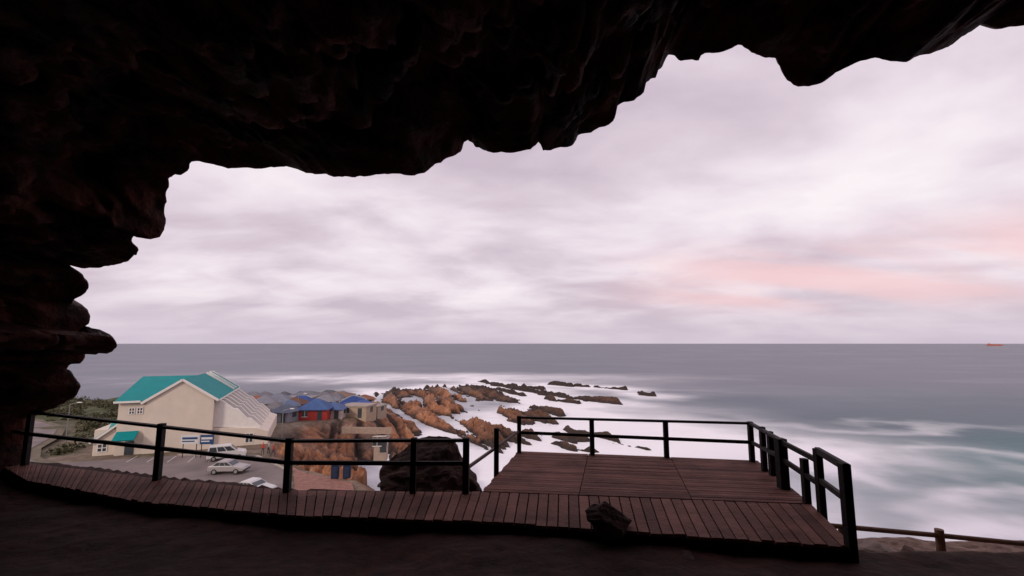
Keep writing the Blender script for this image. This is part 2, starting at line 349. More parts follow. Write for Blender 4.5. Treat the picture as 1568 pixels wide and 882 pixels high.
for s in s_in:
    k=min(1,s/4);q=Q*(1-k)+Qs*k;ex=.04*(1-math.exp(-s/.3))+.07*s
    q=q.copy();q[:,1]-=s;q[:,0]+=rd[:,0]*ex;q[:,2]+=rd[:,1]*ex;rings.append((q,s,0))
lastq=rings[-1][0]
for k in(.75,.45,.15,.01):
    q=lastq.copy();q[:,0]=1+(q[:,0]-1)*k;q[:,2]=0+(q[:,2])*k;q[:,1]-=1.2*(1-k);rings.append((q,15,0))
allv=[]
for q,s,ex in rings:
    amp=min(1,s/1.0);
    for i in range(NP):
        p=Vector(q[i]);dd=Vector((rd[i,0],0,rd[i,1]))
        if s>0 or ex>2:
            a=amp if s>0 else 1
            w_=Vector((noise.noise(p*.9),noise.noise(p*.9+Vector((7,7,7))),noise.noise(p*.9+Vector((3,9,1)))))*.35
            pw=p+w_
            F1=noise.voronoi(Vector((pw.x*.85+pw.z*.3,pw.y*.65,pw.z*.85-pw.x*.3)),distance_metric='CHEBYCHEV')[0]
            F2=noise.voronoi(Vector((pw.x*2.1+5,pw.y*1.6,pw.z*2.1)),distance_metric='CHEBYCHEV')[0]
            n1_=noise.fractal(p*.45,1,2,5);n2_=noise.fractal(p*2.6,.8,2.1,4)
            crack=min(.2,(F1[1]-F1[0]))/.2;crack2=min(.18,(F2[1]-F2[0]))/.18
            p=p+dd*a*(.50*F1[0]+.26*F2[0]+.30*(1-crack)+.12*(1-crack2)+.35*max(0,n1_+.1)+.06*n2_)
            if s>0: p.y+=a*.25*noise.noise(p*1.3)
        allv.append(p)
nr=len(rings);cvn=np.array([tuple(p) for p in allv]).reshape(nr,NP,3)
m,nt,b=newmat('cave_rock');N=nt.nodes;L=nt.links
tc=N.new('ShaderNodeTexCoord')
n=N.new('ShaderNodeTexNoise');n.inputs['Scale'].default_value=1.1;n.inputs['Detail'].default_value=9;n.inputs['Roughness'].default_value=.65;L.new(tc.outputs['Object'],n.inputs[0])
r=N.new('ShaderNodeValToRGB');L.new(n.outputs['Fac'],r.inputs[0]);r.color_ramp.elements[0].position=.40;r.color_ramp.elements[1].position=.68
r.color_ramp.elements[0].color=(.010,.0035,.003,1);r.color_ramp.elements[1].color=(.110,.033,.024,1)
L.new(r.outputs[0],b.inputs['Base Color']);b.inputs['Roughness'].default_value=.65;b.inputs['Specular IOR Level'].default_value=.08
n2=N.new('ShaderNodeTexNoise');n2.inputs['Scale'].default_value=5;n2.inputs['Detail'].default_value=8;n2.inputs['Roughness'].default_value=.6;L.new(tc.outputs['Object'],n2.inputs[0])
bp=N.new('ShaderNodeBump');bp.inputs['Strength'].default_value=.9;bp.inputs['Distance'].default_value=.14;L.new(n2.outputs['Fac'],bp.inputs['Height']);L.new(bp.outputs[0],b.inputs['Normal'])
caverock=m
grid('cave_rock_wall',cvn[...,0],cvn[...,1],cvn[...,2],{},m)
def boulder(name,loc,scale,m,seed=0,sub=5,amp=.35,rot=0,npl=16):
    bm=bmesh.new();bmesh.ops.create_icosphere(bm,subdivisions=sub,radius=1);rs=random.Random(seed)
    pl=[(Vector((rs.uniform(-1,1),rs.uniform(-1,1),rs.uniform(-1,1))).normalized(),rs.uniform(.5,.8)) for _ in range(npl)]
    o=Vector((seed*7.1,seed*3.3,0))
    for v in bm.verts:
        p=v.co.copy()
        for nn,dd in pl:
            k=p.dot(nn)
            if k>dd:p-=nn*(k-dd)*.97
        p*=1+amp*.45*noise.fractal(p*1.2+o,1,2,3)+amp*.2*noise.fractal(p*4+o,.8,2,4)
        v.co=Vector((p.x*scale[0],p.y*scale[1],p.z*scale[2]))*1.2
    me=bpy.data.meshes.new(name);bm.to_mesh(me);bm.free();me.materials.append(m)
    for q in me.polygons:q.use_smooth=False
    o=bpy.data.objects.new(name,me);o.location=loc;o.rotation_euler=(0,0,rot);scn.collection.objects.link(o);return o
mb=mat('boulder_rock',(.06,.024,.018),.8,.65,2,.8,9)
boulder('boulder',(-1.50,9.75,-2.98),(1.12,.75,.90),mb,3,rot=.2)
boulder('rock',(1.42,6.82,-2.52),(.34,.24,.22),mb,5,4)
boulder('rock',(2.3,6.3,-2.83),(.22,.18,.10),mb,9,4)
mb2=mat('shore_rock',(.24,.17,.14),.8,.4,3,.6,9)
boulder('rock',(6.6,8.9,-4.0),(.75,.5,.42),mb2,11,4,rot=.4)
boulder('rock',(7.8,9.3,-4.3),(.55,.4,.36),mb2,14,4,rot=-.3)
# ------------------------------------------------------------------ deck and walkway
DZ=-2.6
wood=mat('weathered_deck_wood',(.175,.078,.062),.75,.35,1.6,.5,14,spec=.12)
wood2=mat('weathered_deck_wood_pale',(.215,.100,.080),.75,.3,1.6,.5,14,spec=.12)
wood3=mat('weathered_deck_wood_dark',(.125,.055,.045),.75,.3,1.6,.5,14,spec=.12)
blk=mat('dark_creosote_timber',(.016,.009,.008),.65,.4,6,.3,25,spec=.15)
wk=empty('boardwalk')
far=np.array([(-14,12.3),(-10.5,10.35),(-6.8,9.2),(-4.0,8.5),(-1.7,8.42),(-.55,8.42),(4.88,7.78)])
near=np.array([(-12.6,11.2),(-9.3,9.1),(-6.1,7.9),(-3.45,7.33),(-1.6,7.17),(-.6,7.1),(4.42,6.22)])
bb=B()
for k in range(len(far)-1):
    ln=(np.linalg.norm(far[k+1]-far[k])+np.linalg.norm(near[k+1]-near[k]))/2
    n=max(2,round(ln/.165))
    for i in range(n):
        gap=.018/ln
        t0=i/n+gap/2;t1=(i+1)/n-gap/2
        f0=far[k]+(far[k+1]-far[k])*t0;f1=far[k]+(far[k+1]-far[k])*t1
        n0=near[k]+(near[k+1]-near[k])*t0;n1_=near[k]+(near[k+1]-near[k])*t1
        o=random.uniform(-.03,.03);dr=(n0-f0)/np.linalg.norm(n0-f0)
        n0=n0+dr*o;n1_=n1_+dr*o
        z=DZ+random.uniform(-.004,.004);z2=z-.045;zz=random.uniform(-.004,.004)
        bb.hexa([(*n0,z2),(*n1_,z2),(*f1,z2),(*f0,z2),(*n0,z),(*n1_,z+zz),(*f1,z+zz),(*f0,z)],random.choice((0,0,1,2)))
bb.out('walkway_planks',[wood,wood2,wood3],wk,.004)
bb=B()
for k in range(len(far)-1):
    for P_,dd in((far,-.08),(near,.08)):
        bb.beam((P_[k][0],P_[k][1]+dd,DZ-.13),(P_[k+1][0],P_[k+1][1]+dd,DZ-.13),.06,.14)
bb.out('walkway_joists',[blk],wk)
dk_=empty('viewing_deck')
bb=B()
bl,br=np.array((-.52,8.45)),np.array((4.90,7.82));fl,fr=np.array((.16,11.50)),np.array((5.50,10.58))
n=24;cuts=[0,.31,.655,1]
def pt(u,v): return (bl+(br-bl)*u)*(1-v)+(fl+(fr-fl)*u)*v
for i in range(n):
    v0=i/n+.0016;v1=(i+1)/n-.0016
    for c in range(3):
        u0=cuts[c]+(.0012 if c else random.uniform(-.004,.004));u1=cuts[c+1]-.0012
        z=DZ+random.uniform(-.003,.003);z2=z-.04
        q=[pt(u0,v0),pt(u1,v0),pt(u1,v1),pt(u0,v1)]
        bb.hexa([(*p,z2) for p in q]+[(*p,z) for p in q],random.choice((0,0,1,2)))
bb.out('deck_planks',[wood,wood2,wood3],dk_,.003)
bb=B()
for a,b_ in((bl,fl),(fl,fr),(fr,br)):
    bb.beam((*a,DZ-.15),(*b_,DZ-.15),.07,.2)
for a,b_ in((bl,br),): bb.beam((a[0],a[1]+.02,DZ-.11),(b_[0],b_[1]+.02,DZ-.11),.16,.12)
for u in(.15,.31,.5,.655,.85):
    a=bl+(br-bl)*u;b_=fl+(fr-fl)*u;bb.beam((*a,DZ-.13),(*b_,DZ-.13),.06,.16)
for u,v in((.05,.95),(.5,.95),(.95,.95),(.95,.4),(.05,.4)):
    p=pt(u,v);bb.beam((p[0],p[1],DZ-.2),(p[0],p[1],hz(p[0],p[1])-.4),.16,.16)
bb.out('deck_frame',[blk],dk_)
# railings
def railing(name,posts,rails,pw=.1):
    e=empty(name);bb=B();pos={}
    for key,px,pb,ptp,*wd in posts:
        x,y,z=G(px,pb,DZ);zt=ZT(y,ptp);pos[key]=(x,y);wd_=wd[0] if wd else pw
        bb.box(x-wd_/2,x+wd_/2,y-wd_/2,y+wd_/2,DZ-.25,zt+.02)
    bb.out('posts',[blk],e,.006)
    bb=B()
    for a,pa,b_,pb,*wd in rails:
        (x0,y0),(x1,y1)=pos[a],pos[b_];w_,h_=(wd if wd else (.06,.07))
        p=Vector((x0,y0-.02,ZT(y0,pa)));q=Vector((x1,y1-.02,ZT(y1,pb)));d=(q-p).normalized()*.05
        bb.beam(p-d,q+d,w_,h_)
    bb.out('rails',[blk],e,.006)
railing('boardwalk_railing',[('z',-60,694,612),('a',38,712,628),('b',240,735,650,.11),('c',439,753,672,.11),('d',632,755,672),('e',713,755,672,.11)],
   [('z',615,'a',631,.1,.05),('a',631,'b',653,.1,.05),('b',653,'c',675,.1,.05),('c',675,'d',674,.1,.05),('d',674,'e',674,.1,.05),
    ('z',645,'a',664),('a',664,'b',686),('b',686,'c',708),('c',708,'d',709),('d',709,'e',709)])
railing('deck_railing',[('p',760,725,657),('A',795,693,638),('B',907,697,642),('C',1021,701,645),('D',1152,707,647),('E',1171,721,655),('F',1183,728,662),
   ('G',1200,748,673,.16),('H',1236,770,704),('I',1259,785,689),('J',1303,836,712,.11)],
   [('A',639,'D',648,.09,.05),('A',662,'D',677),('D',648,'G',674,.09,.05),('D',677,'G',701),('G',676,'I',706,.06,.08),('G',703,'I',742,.06,.08),
    ('I',690,'J',714,.07,.1),('I',735,'J',766,.06,.08)])
x1,y1,_=G(795,693,DZ)
bb=B();xe,ye,_=G(716,752,DZ);bb.beam((xe,ye,ZT(ye,716)),(x1,y1,ZT(y1,660)),.045,.05)
bb.out('stair_handrail',[mat('grey_timber',(.12,.08,.07),.7)],None)
# round pole fence on the lower ledge
pole=mat('pole_timber',(.16,.085,.055),.75,.35,3,.4,18)
bb=B();fy=10.2
for px in(1290,1438,1610,1790):
    x,y,z=V(px,812,fy);bb.cyl((x,y,hz(x,y)-.3),(x,y,z+.02),.085,.08)
p=V(1250,803,fy);q=V(1438,820,fy);bb.cyl(p,q,.05,.05)
p=V(1438,820,fy);q=V(1600,836,fy);bb.cyl(p,q,.05,.05);p=V(1600,836,fy);q=V(1800,850,fy);bb.cyl(p,q,.05,.05)
bb.out('pole_fence',[pole],None,0,False)
# ------------------------------------------------------------------ town: ground surfaces
asph=mat('asphalt',(.19,.155,.15),.85,.25,.22,.2,3);white=mat('road_paint',(.6,.58,.56),.6,.1,3)
kerb=mat('kerb_concrete',(.36,.32,.29),.8,.2,2);pav=mat('brick_paving',(.25,.12,.095),.8,.3,2,.2,6)
verge=mat('gravel_verge',(.14,.115,.08),.9,.35,1.2,.4,5)
def sheet(name,poly,z,m,par=None):
    v=[(x,y,z(x,y) if callable(z) else z) for x,y in poly];return obj(name,v,[tuple(range(len(v)))],m,par)
lot=[(-58,50),(-24,44),(-23,49),(-27,56.5),(-34,63),(-45,63.6),(-62,58)]
e=empty('parking_lot');sheet('asphalt',lot,-14.95,asph,e)
bb=B()
for k in range(len(lot)):
    a,b_=lot[k],lot[(k+1)%len(lot)]
    if k in(1,2,3,4): bb.beam((*a,-14.92),(*b_,-14.92),.25,.26)
bb.out('kerb',[kerb],e)
bb=B()
for i in range(6):
    x=-49+i*2.6;bb.hexa([(x,60,-14.946),(x+.1,60,-14.946),(x-1.1,63.2,-14.946),(x-1.2,63.2,-14.946),(x,60,-14.943),(x+.1,60,-14.943),(x-1.1,63.2,-14.943),(x-1.2,63.2,-14.943)])
bb.out('bay_markings',[white],e)
sheet('brick_pavement',[(-32,62.5),(-26.5,57.2),(-22.6,49.5),(-21.5,45),(-14.5,45),(-17.3,51.3),(-24.8,55.7),(-30.3,61.5)],-14.9,pav)
def ribbon(name,C_,w,z,m,par=None,off=0):
    C_=np.array(C_,float);v=[]
    T=np.gradient(C_,axis=0);T/=np.linalg.norm(T,axis=1)[:,None];Nn=np.stack([-T[:,1],T[:,0]],1)
    for c,nn in zip(C_,Nn):
        for s in(-1,1):
            p=c+nn*(off+s*w/2);v.append((p[0],p[1],z))
    return obj(name,v,[(2*i,2*i+2,2*i+3,2*i+1) for i in range(len(C_)-1)],m,par)
rc=[(-56,53),(-64,58),(-70,64),(-75,72),(-82,80),(-95,88),(-115,94),(-150,98)]
tt_=np.linspace(0,len(rc)-1,40);rcs=[(float(np.interp(t,range(len(rc)),[p[0] for p in rc])),float(np.interp(t,range(len(rc)),[p[1] for p in rc]))) for t in tt_]
e=empty('coast_road');ribbon('asphalt',rcs,6.5,-14.6,asph,e);ribbon('centre_line',rcs,.13,-14.592,white,e);ribbon('edge_line',rcs,.12,-14.592,white,e,2.9);ribbon('verge',rcs,8.6,-14.66,verge,e)
# ------------------------------------------------------------------ main building
wallm=mat('cream_plaster',(.68,.59,.50),.8,.07,.5,.1,5);wall2=mat('white_trim',(.78,.74,.70),.6,.05,2,.0)
m,nt,b=newmat('teal_corrugated_roof');N=nt.nodes;L=nt.links
tc=N.new('ShaderNodeTexCoord');wv=N.new('ShaderNodeTexWave');wv.inputs['Scale'].default_value=1.4;wv.bands_direction='X';L.new(tc.outputs['Object'],wv.inputs[0])
nz=N.new('ShaderNodeTexNoise');nz.inputs['Scale'].default_value=.7;nz.inputs['Detail'].default_value=6;L.new(tc.outputs['Object'],nz.inputs[0])
L.new(mixc(nz.outputs['Fac'],(.0,.17,.18,1),(.004,.28,.28,1)),b.inputs['Base Color']);b.inputs['Roughness'].default_value=.6;b.inputs['Specular IOR Level'].default_value=.15
bp=N.new('ShaderNodeBump');bp.inputs['Strength'].default_value=.4;bp.inputs['Distance'].default_value=.05;L.new(wv.outputs['Fac'],bp.inputs['Height']);L.new(bp.outputs[0],b.inputs['Normal'])
teal=m;glass=mat('window_glass',(.05,.06,.07),.15,.3,1,0,spec=.6)
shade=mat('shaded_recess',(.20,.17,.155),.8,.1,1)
GZ=-15.3;o0=(-46.9,66.0)
bld=empty('restaurant_building',(o0[0],o0[1],0),math.atan2(.4,.92))
EV=-7.9;RG=-5.25;WL=-7.1
bb=B()
bb.prism([(-4,GZ),(4,GZ),(4,EV),(0,RG),(-4,EV)],0,20)
bb.box(WL,-4.003,0.25,15.5,GZ,EV-.1)                      # west wing
bb.prism([(4.003,GZ),(11.2,GZ),(11.2,-13.2),(9.6,-12.6),(4.003,-12.2)],.6,19)   # podium
bb.box(-9.7,WL-.003,1.2,9,GZ,-11.6)
bb.out('walls',[wallm],bld,.03)
bb=B()
def slab(a,b_,c,d,t=.16,m=0):
    a,b_,c,d=map(Vector,(a,b_,c,d));n_=(b_-a).cross(d-a).normalized()
    if n_.z<0:n_=-n_
    bb.hexa([*(p for p in(a,b_,c,d)),*(p+n_*t for p in(a,b_,c,d))],m)
slab((-4.5,-.1,EV-.28),(0,-.1,RG+.03),(0,20.3,RG+.03),(-4.5,20.3,EV-.28))
slab((4.5,-.1,EV-.28),(4.5,20.3,EV-.28),(0,20.3,RG+.03),(0,-.1,RG+.03))
slab((WL-.4,-.15,EV-.05),(-4.2,-.15,EV-.05),(-.3,10.6,RG-.04),(WL-.4,10.6,RG-.04))
slab((WL-.4,10.6,RG-.04),(-.3,10.6,RG-.04),(-4.2,17,EV-.1),(WL-.4,17,EV-.1))
slab((-10.0,1.0,-13.2),(WL-.05,1.0,-11.0),(WL-.05,8,-9.6),(-10.0,8,-11.8))
slab((-7.0,-1.4,-12.9),(-4.6,-1.4,-12.9),(-4.6,.2,-12.0),(-7.0,.2,-12.0))
bb.out('teal_roof',[teal],bld)
bb=B()   # barge boards / parapets
for s in(-1,1):
    bb.beam((s*4.55,-.22,EV-.3),(0,-.22,RG+.12),.14,.32)
    bb.beam((s*4.55,20.4,EV-.3),(0,20.4,RG+.12),.25,.5)
for n_ in(14.5,17):
    bb.beam((0.2,n_,RG+.25),(4.5,n_,EV-.02),.3,.35)
bb.beam((4.6,-.1,EV-.3),(4.6,20.3,EV-.3),.12,.25)
bb.beam((WL-.45,-.25,EV-.02),(-4.6,-.25,EV-.02),.12,.25)
bb.beam((-10.05,.9,-13.25),(WL-.1,.9,-11.0),.12,.25)
bb.out('white_bargeboards',[wall2],bld)
bb=B()   # slanting fins stepping down the east side
for i in range(7):
    n_=.9+i*2.95
    bb.prism([(4.01,-12.1),(4.01,EV-.35),(4.9,EV-.5),(6.4,-9.6),(6.9,-9.65),(8.2,-11.1),(8.7,-11.15),(10.0,-12.4),(10.0,-12.7)],n_,n_+.45)
    bb.box(9.55,10.05,n_+.01,n_+.44,-15.2,-12.5)
bb.out('slanting_fins',[wall2],bld)
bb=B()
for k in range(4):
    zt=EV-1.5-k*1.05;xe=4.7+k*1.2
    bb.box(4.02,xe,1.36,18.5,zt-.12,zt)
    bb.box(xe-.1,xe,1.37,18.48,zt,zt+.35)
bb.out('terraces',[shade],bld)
bb=B()
def win(x0,x1,z0,z1,y,m=0):
    bb.box(x0,x1,y-.03,y+.1,z0,z1,0)
    for a in(x0,x1,(x0+x1)/2): bb.box(a-.05,a+.05,y-.07,y-.031,z0-.05,z1+.05,1)
    for a in(z0,z1,(z0+z1)/2): bb.box(x0-.049,x1+.049,y-.068,y-.032,a-.045,a+.045,1)
win(-5.0,-4.4,-9.6,-8.8,.25);win(-5.9,-5.3,-9.6,-8.8,.25)
win(-9.2,-8.2,-14.5,-13.5,1.2);win(8.2,9.2,-14.6,-13.3,.6)
bb.box(-6.0,-5.0,.18,.3,GZ,-13.2,0)
bb.out('windows',[glass,wall2],bld)
# ------------------------------------------------------------------ houses
def house(name,px,py,wd,dp,hw,rh,ang,wc,rc_,hip=True,flat=False):
    x,y,_=G(px,py,-16.0)
    z=hz(x,y);z=-15-3*float(sst(75,150,y)) if z<-18.5 or z>-14.5 else z
    e=empty(name,(x,y,z),ang);a=wd/2;d_=dp/2
    wm=mat(name+'_wall',wc,.8,.12,1.5);rm=mat(name+'_roof',rc_,.7,.15,1.5,spec=.15)
    bb=B();bb.box(-a,a,-d_,d_,-1.2,hw);bb.out('walls',[wm],e,.02)
    bb=B();o=.45
    if flat:
        bb.box(-a-.2,a+.2,-d_-.2,d_+.2,hw+.002,hw+.25)
    else:
        rl=a-(d_ if hip else 0);rl=max(rl,.3) if hip else a+.3
        v=[(-a-o,-d_-o,hw),(a+o,-d_-o,hw),(a+o,d_+o,hw),(-a-o,d_+o,hw),(-rl,0,hw+rh),(rl,0,hw+rh)]
        bb.add(v,[(3,2,1,0),(0,1,5,4),(1,2,5),(2,3,4,5),(3,0,4)])
        bb.box(-a-o-.02,a+o+.02,-d_-o-.03,-d_-o-.0,hw-.14,hw+.03)
    bb.out('roof',[rm],e)
    bb=B();k=max(2,int(wd/2.2))
    for i in range(k):
        cx_=-a+wd*(i+.5)/k
        if i==k//2: bb.box(cx_-.45,cx_+.45,-d_-.06,-d_+.05,0,2.05,0);continue
        bb.box(cx_-.55,cx_+.55,-d_-.05,-d_+.05,.9,2.1,0)
        bb.box(cx_-.62,cx_+.62,-d_-.09,-d_-.052,.8,.9,1);bb.box(cx_-.62,cx_+.62,-d_-.09,-d_-.052,2.1,2.18,1);bb.box(cx_-.03,cx_+.03,-d_-.08,-d_-.053,.9,2.1,1)
    for sx in(-1,1): bb.box(sx*a-.05,sx*a+.05,-.6,.6,.9,2.1,0)
    bb.out('windows_and_door',[glass,wall2],e)
    return e
house('red_house',484,644,5.8,5.5,2.3,1.9,.1,(.36,.04,.035),(.06,.11,.25))
house('blue_roof_house',511,641,4.4,4.5,2.0,1.3,.1,(.5,.42,.39),(.08,.12,.25))
house('beige_house',549,637,6,5,2.3,.8,-.15,(.40,.30,.22),(.34,.28,.25),flat=True)
house('blue_roof_house',541,622,6,6,2.0,1.5,.2,(.42,.34,.28),(.03,.06,.20))
house('grey_house',425,624,7,6,2.4,1.9,.25,(.36,.34,.36),(.17,.18,.22))
house('grey_house',404,634,4.5,6,2.8,1.6,.4,(.48,.46,.46),(.20,.2,.23))
house('grey_house',437,649,3.8,4,2.0,1.4,-.2,(.24,.24,.28),(.12,.14,.19))
house('flat_roof_house',458,616,8,6,2.6,.8,.1,(.40,.33,.29),(.25,.23,.24),flat=True)
house('grey_house',500,617,6,6,2.2,1.3,.3,(.42,.38,.36),(.2,.2,.23))
house('white_house',385,613,8,7,2.4,1.7,.2,(.5,.47,.45),(.17,.17,.19))
house('grey_house',470,607,9,7,2.3,1.3,.0,(.36,.33,.32),(.15,.15,.17))
house('beige_house',520,607,8,6,2.2,1.2,.1,(.40,.33,.28),(.20,.13,.10))
house('white_house',443,633,3.6,4.5,2.1,1.2,.5,(.5,.47,.45),(.11,.14,.22))
house('brown_house',452,627,4.5,5,2.1,1.5,.1,(.26,.15,.10),(.14,.07,.05))
house('white_house',556,628,4,4,1.9,1.1,.3,(.52,.46,.42),(.06,.10,.28))
house('brick_house',420,642,3.6,4,2.1,1.3,.2,(.28,.12,.08),(.16,.15,.16))
house('flat_roof_house',572,629,4.5,4.5,1.9,.5,-.2,(.36,.28,.22),(.3,.26,.23),flat=True)
rh_=random.Random(11)
for i in range(14):
    nm,wc_,rc_=rh_.choice([('white_house',(.52,.47,.43),(.16,.15,.17)),('beige_house',(.42,.33,.26),(.22,.09,.06)),('white_house',(.5,.46,.44),(.04,.08,.24)),('grey_house',(.32,.31,.33),(.2,.2,.22)),('brick_house',(.27,.12,.08),(.10,.10,.12))])
    house(nm,rh_.uniform(395,565),rh_.uniform(603,622),rh_.uniform(3.5,6),rh_.uniform(3.5,5),rh_.uniform(1.9,2.5),rh_.uniform(1,1.6),rh_.uniform(-.4,.5),wc_,rc_)
house('beige_hut',583,702,1.7,1.6,1.7,.3,.1,(.42,.32,.26),(.38,.30,.25),flat=True)
bb=B();a=G(524,652,-16);b_=G(600,651,-16);bb.beam((a[0],a[1],-16.8),(b_[0],b_[1],-17.1),.4,1.2);bb.out('retaining_wall',[mat('retwall',(.36,.27,.21),.85)])
# ------------------------------------------------------------------ signs, huts, lamp
def sign(px,py,wd,ht,face,stripe):
    x,y=(px-784)/F*60.2,62.3;zc_=ZT(y,py)
    e=empty('sign_board',(x,y,0),.1);bb=B()
    bb.box(-wd/2,wd/2,-.04,.04,zc_-ht/2,zc_+ht/2,0);bb.box(-wd/2+.15,wd/2-.15,-.055,-.042,zc_+.02,zc_+.3,1);bb.box(-wd/2+.15,wd/2-.5,-.055,-.042,zc_-.3,zc_-.15,1)
    bb.out('board',[face,stripe],e)
    bb=B()
    for s in(-1,1): bb.cyl((s*wd*.38,.08,-15.2),(s*wd*.38,.08,zc_+ht/2),.05,.05,8)
    bb.out('posts',[blk],e)
sw_=mat('sign_white',(.6,.6,.6),.4,.05);sb=mat('sign_blue',(.02,.06,.16),.4,.1)
sign(290,673,2.2,1.1,sw_,sb);sign(316,673,1.7,1.2,sb,sw_)
for px in(513,531):
    x,y,_=G(px,733,-15);e=empty('portable_toilet',(x,y,-14.9),.2);bb=B()
    bb.box(-.4,.4,-.4,.4,0,1.35);bb.prism([(-.44,1.35),(.44,1.35),(.3,1.5),(-.3,1.5)],-.44,.44);bb.out('cabin',[mat('blue_plastic',(.010,.022,.06),.5,.1)],e,.03)
    bb=B();bb.box(-.3,.3,-.44,-.403,.12,1.28);bb.box(.18,.24,-.48,-.441,.65,.8,0);bb.out('door',[mat('blue_door',(.02,.035,.08),.5,.1)],e)
def lamp(px,py,h,z=-15):
    x,y,_=G(px,py,z);z=hz(x,y);e=empty('street_lamp',(x,y,z));bb=B();bb.cyl((0,0,-.2),(0,0,h),.09,.05,10);bb.cyl((0,0,h-.05),(1.2,0,h+.25),.04,.035,8);bb.out('pole',[mat('galvanised',(.25,.25,.26),.5,.1,metal=.3)],e)
    bb=B();bb.box(1.1,1.75,-.12,.12,h+.18,h+.3);bb.out('lamp_head',[wall2],e,.03)
lamp(431,672,5);lamp(455,644,5,-16);lamp(100,682,6)
# ------------------------------------------------------------------ vehicles
tyre=mat('tyre_rubber',(.02,.02,.02),.8,.1)
rim=mat('wheel_rim',(.35,.35,.36),.35,.1,metal=.5);lampm=mat('tail_lamp',(.35,.02,.02),.3,.1);head=mat('head_lamp',(.6,.6,.6),.2,.05)
def car(name,x,y,ang,pc,L_=4.4,Hh=1.45,W=1.75,van=False):
    e=empty(name,(x,y,-14.945),ang);pm=mat(name+'_paint',pc,.3,.04,1,0,spec=.5);h=L_/2
    if van: body=[(-h,.35),(-h,1.05),(-h+.08,1.15),(h-1.0,1.15),(h-.15,.95),(h,.75),(h,.35)];cab=[(-h+.06,1.13),(-h+.22,Hh),(h-1.9,Hh),(h-1.0,1.13)]
    else: body=[(-h,.35),(-h,.8),(-h+.15,.95),(-h+.8,.98),(h-1.25,.95),(h-.2,.75),(h,.6),(h,.35)];cab=[(-h+.45,.95),(-h+1.05,Hh),(h-1.95,Hh),(h-1.15,.93)]
    bb=B();bb.prism(body,-W/2,W/2);bb.out('body',[pm],e,.07)
    bb=B();k=.13
    n=len(cab);v=[]
    for sgn in(-1,1):
        for i,(px_,pz) in enumerate(cab):
            kk=k if pz>1.2 else .02;v.append((px_,sgn*(W/2-kk),pz))
    fs=[(i,(i+1)%n,n+(i+1)%n,n+i) for i in range(n)]+[(3,2,1,0),(4,5,6,7)]
    bb.add(v,fs,0)
    bb.out('cabin',[pm],e,.04)
    bb=B();z0=1.0 if not van else 1.18;z1=Hh-.12
    def xat(side,z):
        (xa,za),(xb,zb)=(cab[0],cab[1]) if side==0 else (cab[3],cab[2]);t=(z-za)/(zb-za);return xa+(xb-xa)*t
    def yat(z): t=(z-cab[0][1])/(Hh-cab[0][1]);return W/2-.02-t*(k-.02)+.012
    for sgn in(-1,1):
        segs=3
        for i in range(segs):
            a0=(i+.06)/segs;a1=(i+.94)/segs
            q=[]
            for z in(z0,z1):
                xl=xat(0,z)+.1;xr=xat(1,z)-.1
                q.append((xl+(xr-xl)*a0,sgn*yat(z),z));q.append((xl+(xr-xl)*a1,sgn*yat(z),z))
            bb.add([q[0],q[1],q[3],q[2]],[(0,1,2,3)],0)
    for side,o in((0,-.012),(1,.012)):
        q=[(xat(side,z)+o,s*(yat(z)-.1),z) for z,s in((z0,-1),(z0,1),(z1,1),(z1,-1))];bb.add(q,[(0,1,2,3)],0)
    obj('windows',bb.v,bb.f,[glass],e)
    bb=B()
    for sx in(-1,1):
        for sy in(-1,1):
            cx_=sx*(h-.8);bb.cyl((cx_,sy*(W/2-.2),.32),(cx_,sy*(W/2+.02),.32),.32,.31,18,0);bb.cyl((cx_,sy*(W/2+.021),.32),(cx_,sy*(W/2+.04),.32),.19,.17,12,1)
    bb.out('wheels',[tyre,rim],e)
    bb=B()
    for sy in(-1,1):
        bb.box(h-.03,h+.03,sy*.62-.2,sy*.62+.2,.55,.7,1);bb.box(-h-.03,-h+.03,sy*.68-.12,sy*.68+.12,.6,.82,0)
    bb.box(h-.02,h+.06,-.8,.8,.36,.46,2);bb.box(-h-.06,-h+.02,-.8,.8,.36,.46,2)
    bb.out('lamps_and_bumpers',[lampm,head,tyre],e)
x,y,_=G(347,703,-14.95);car('parked_van',x,y,math.radians(28),(.62,.60,.59),4.4,1.85,1.75,True)
x,y,_=G(350,724,-14.95);car('parked_car',x,y,math.radians(4),(.34,.31,.31),4.0)
x,y,_=G(389,757,-14.95);car('parked_car',x,y,math.radians(-12),(.58,.57,.56),3.9,1.4)
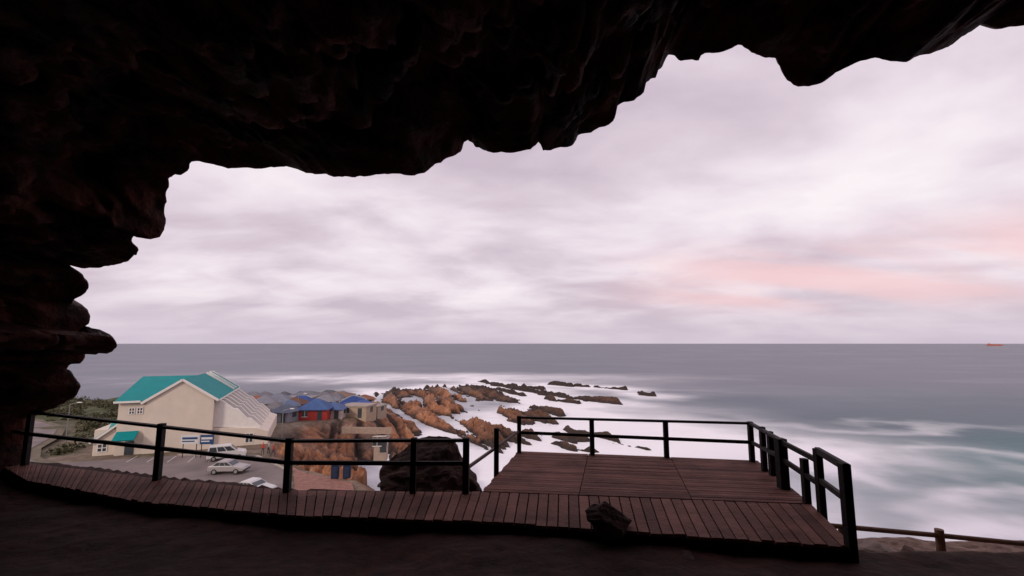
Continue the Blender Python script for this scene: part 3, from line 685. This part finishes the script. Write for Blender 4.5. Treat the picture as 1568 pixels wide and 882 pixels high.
# ------------------------------------------------------------------ people
def person(px,py,ang,shirt,stride=.12):
    x,y,_=G(px,py,-14.9)
    J=[(0,0,.95),(0,0,1.2),(0,0,1.42),(0,.0,1.52),(0,.02,1.6),(0,.02,1.7),
       (.09,0,.92),(.11,stride,.5),(.11,stride*.9,.07),(.11,stride+.14,.03),
       (-.09,0,.92),(-.11,-stride*.6,.5),(-.11,-stride*1.6,.09),(-.11,-stride*1.6+.14,.03),
       (.19,0,1.4),(.24,-.05,1.13),(.25,.06,.88),(.25,.09,.78),(-.19,0,1.4),(-.24,.05,1.13),(-.25,.14,.88),(-.25,.18,.79)]
    E=[(0,1),(1,2),(2,3),(3,4),(4,5),(0,6),(6,7),(7,8),(8,9),(0,10),(10,11),(11,12),(12,13),(2,14),(14,15),(15,16),(16,17),(2,18),(18,19),(19,20),(20,21)]
    Rr=[.15,.14,.15,.055,.09,.085,.09,.06,.045,.035,.09,.06,.045,.035,.055,.042,.033,.04,.055,.042,.033,.04]
    me=bpy.data.meshes.new('person');me.from_pydata(J,E,[]);o=bpy.data.objects.new('person',me);scn.collection.objects.link(o)
    bpy.context.view_layer.objects.active=o
    md=o.modifiers.new('skin','SKIN')
    for i,r_ in enumerate(Rr): me.skin_vertices[0].data[i].radius=(r_,r_*.8)
    me.skin_vertices[0].data[0].use_root=True
    o.modifiers.new('sub','SUBSURF').levels=1;o.modifiers['sub'].render_levels=2
    m,nt,b=newmat('clothes');N=nt.nodes;L=nt.links
    tc=N.new('ShaderNodeTexCoord');s=N.new('ShaderNodeSeparateXYZ');L.new(tc.outputs['Object'],s.inputs[0])
    mr=N.new('ShaderNodeMapRange');mr.inputs[2].default_value=1.8;L.new(s.outputs[2],mr.inputs[0])
    r=N.new('ShaderNodeValToRGB');r.color_ramp.interpolation='CONSTANT';L.new(mr.outputs[0],r.inputs[0])
    r.color_ramp.elements[0].color=(.03,.02,.02,1)
    r.color_ramp.elements[1].position=.05;r.color_ramp.elements[1].color=(.03,.035,.06,1)
    for p_,c_ in((.52,shirt),(.835,(.35,.2,.14)),(.95,(.03,.02,.015))):
        q=r.color_ramp.elements.new(p_);q.color=(*c_,1)
    L.new(r.outputs[0],b.inputs['Base Color']);me.materials.append(m)
    o.location=(x,y,-14.93);o.rotation_euler=(0,0,ang)
person(402,697,.4,(.5,.06,.05));person(411,695,2.0,(.5,.45,.45));person(418,699,-1,(.35,.03,.03),.2)
# ------------------------------------------------------------------ scrub
lv=[];lf=[]
leaf=mat('scrub_leaf',(.06,.065,.03),.8,.4,.6,0,col2=(.11,.10,.05))
def clump(x,y,r):
    z=hz(x,y)
    for _ in range(int(70*r)):
        a=random.uniform(0,6.28);q=r*math.sqrt(random.random());h=random.uniform(0,.75)*r*math.sqrt(max(0,1-(q/r)**2))*random.uniform(.6,1.15)
        c=Vector((x+q*math.cos(a),y+q*math.sin(a),z+h));u=Vector((random.gauss(0,1),random.gauss(0,1),random.gauss(0,1))).normalized();v_=u.orthogonal().normalized()
        s=random.uniform(.12,.3);n=len(lv);lv.extend([c-u*s,c+v_*s*.6,c+u*s,c-v_*s*.6]);lf.append((n,n+1,n+2,n+3))
for _ in range(800):
    x=random.uniform(-145,-58);y=random.uniform(60,150)
    dr_=min(math.hypot(x-a,y-b_) for a,b_ in rcs)
    if dr_<6 : continue
    le=(x+46.9)*.92+(y-66)*.4;ln_=-(x+46.9)*.4+(y-66)*.92
    if -12<le<14 and -6<ln_<24: continue
    clump(x,y,random.uniform(.6,1.8))
for _ in range(60):
    clump(random.uniform(-62,-36),random.uniform(98,140),random.uniform(.4,.9))
obj('coastal_scrub',lv,lf,leaf)
# ------------------------------------------------------------------ ship on the horizon
e=empty('cargo_ship',(4240,4030,SEA),.15);sm=mat('ship_red',(.42,.15,.11),.6,.1,.05,0)
bb=B()
hull=[(-72,2),(-70,11),(66,11),(76,14),(70,0),(-68,0)]
bb.prism([(x_,z_) for x_,z_ in hull],-11,11,0)
bb.box(-64,-50,-9,9,11,20,0);bb.box(-60,-56,-3,3,20,24,0)
for k in range(4): bb.box(-38+k*25,-20+k*25,-8,8,11,15,0)
bb.out('hull',[sm],e)
# ------------------------------------------------------------------ camera
cd=bpy.data.cameras.new('camera');cd.lens=16;cd.sensor_width=36;cd.clip_start=.05;cd.clip_end=100000
co=bpy.data.objects.new('camera',cd);co.rotation_euler=(math.pi/2+PIT,0,0);scn.collection.objects.link(co);scn.camera=co
scn.view_settings.view_transform='Standard';scn.view_settings.look='None';scn.view_settings.exposure=0
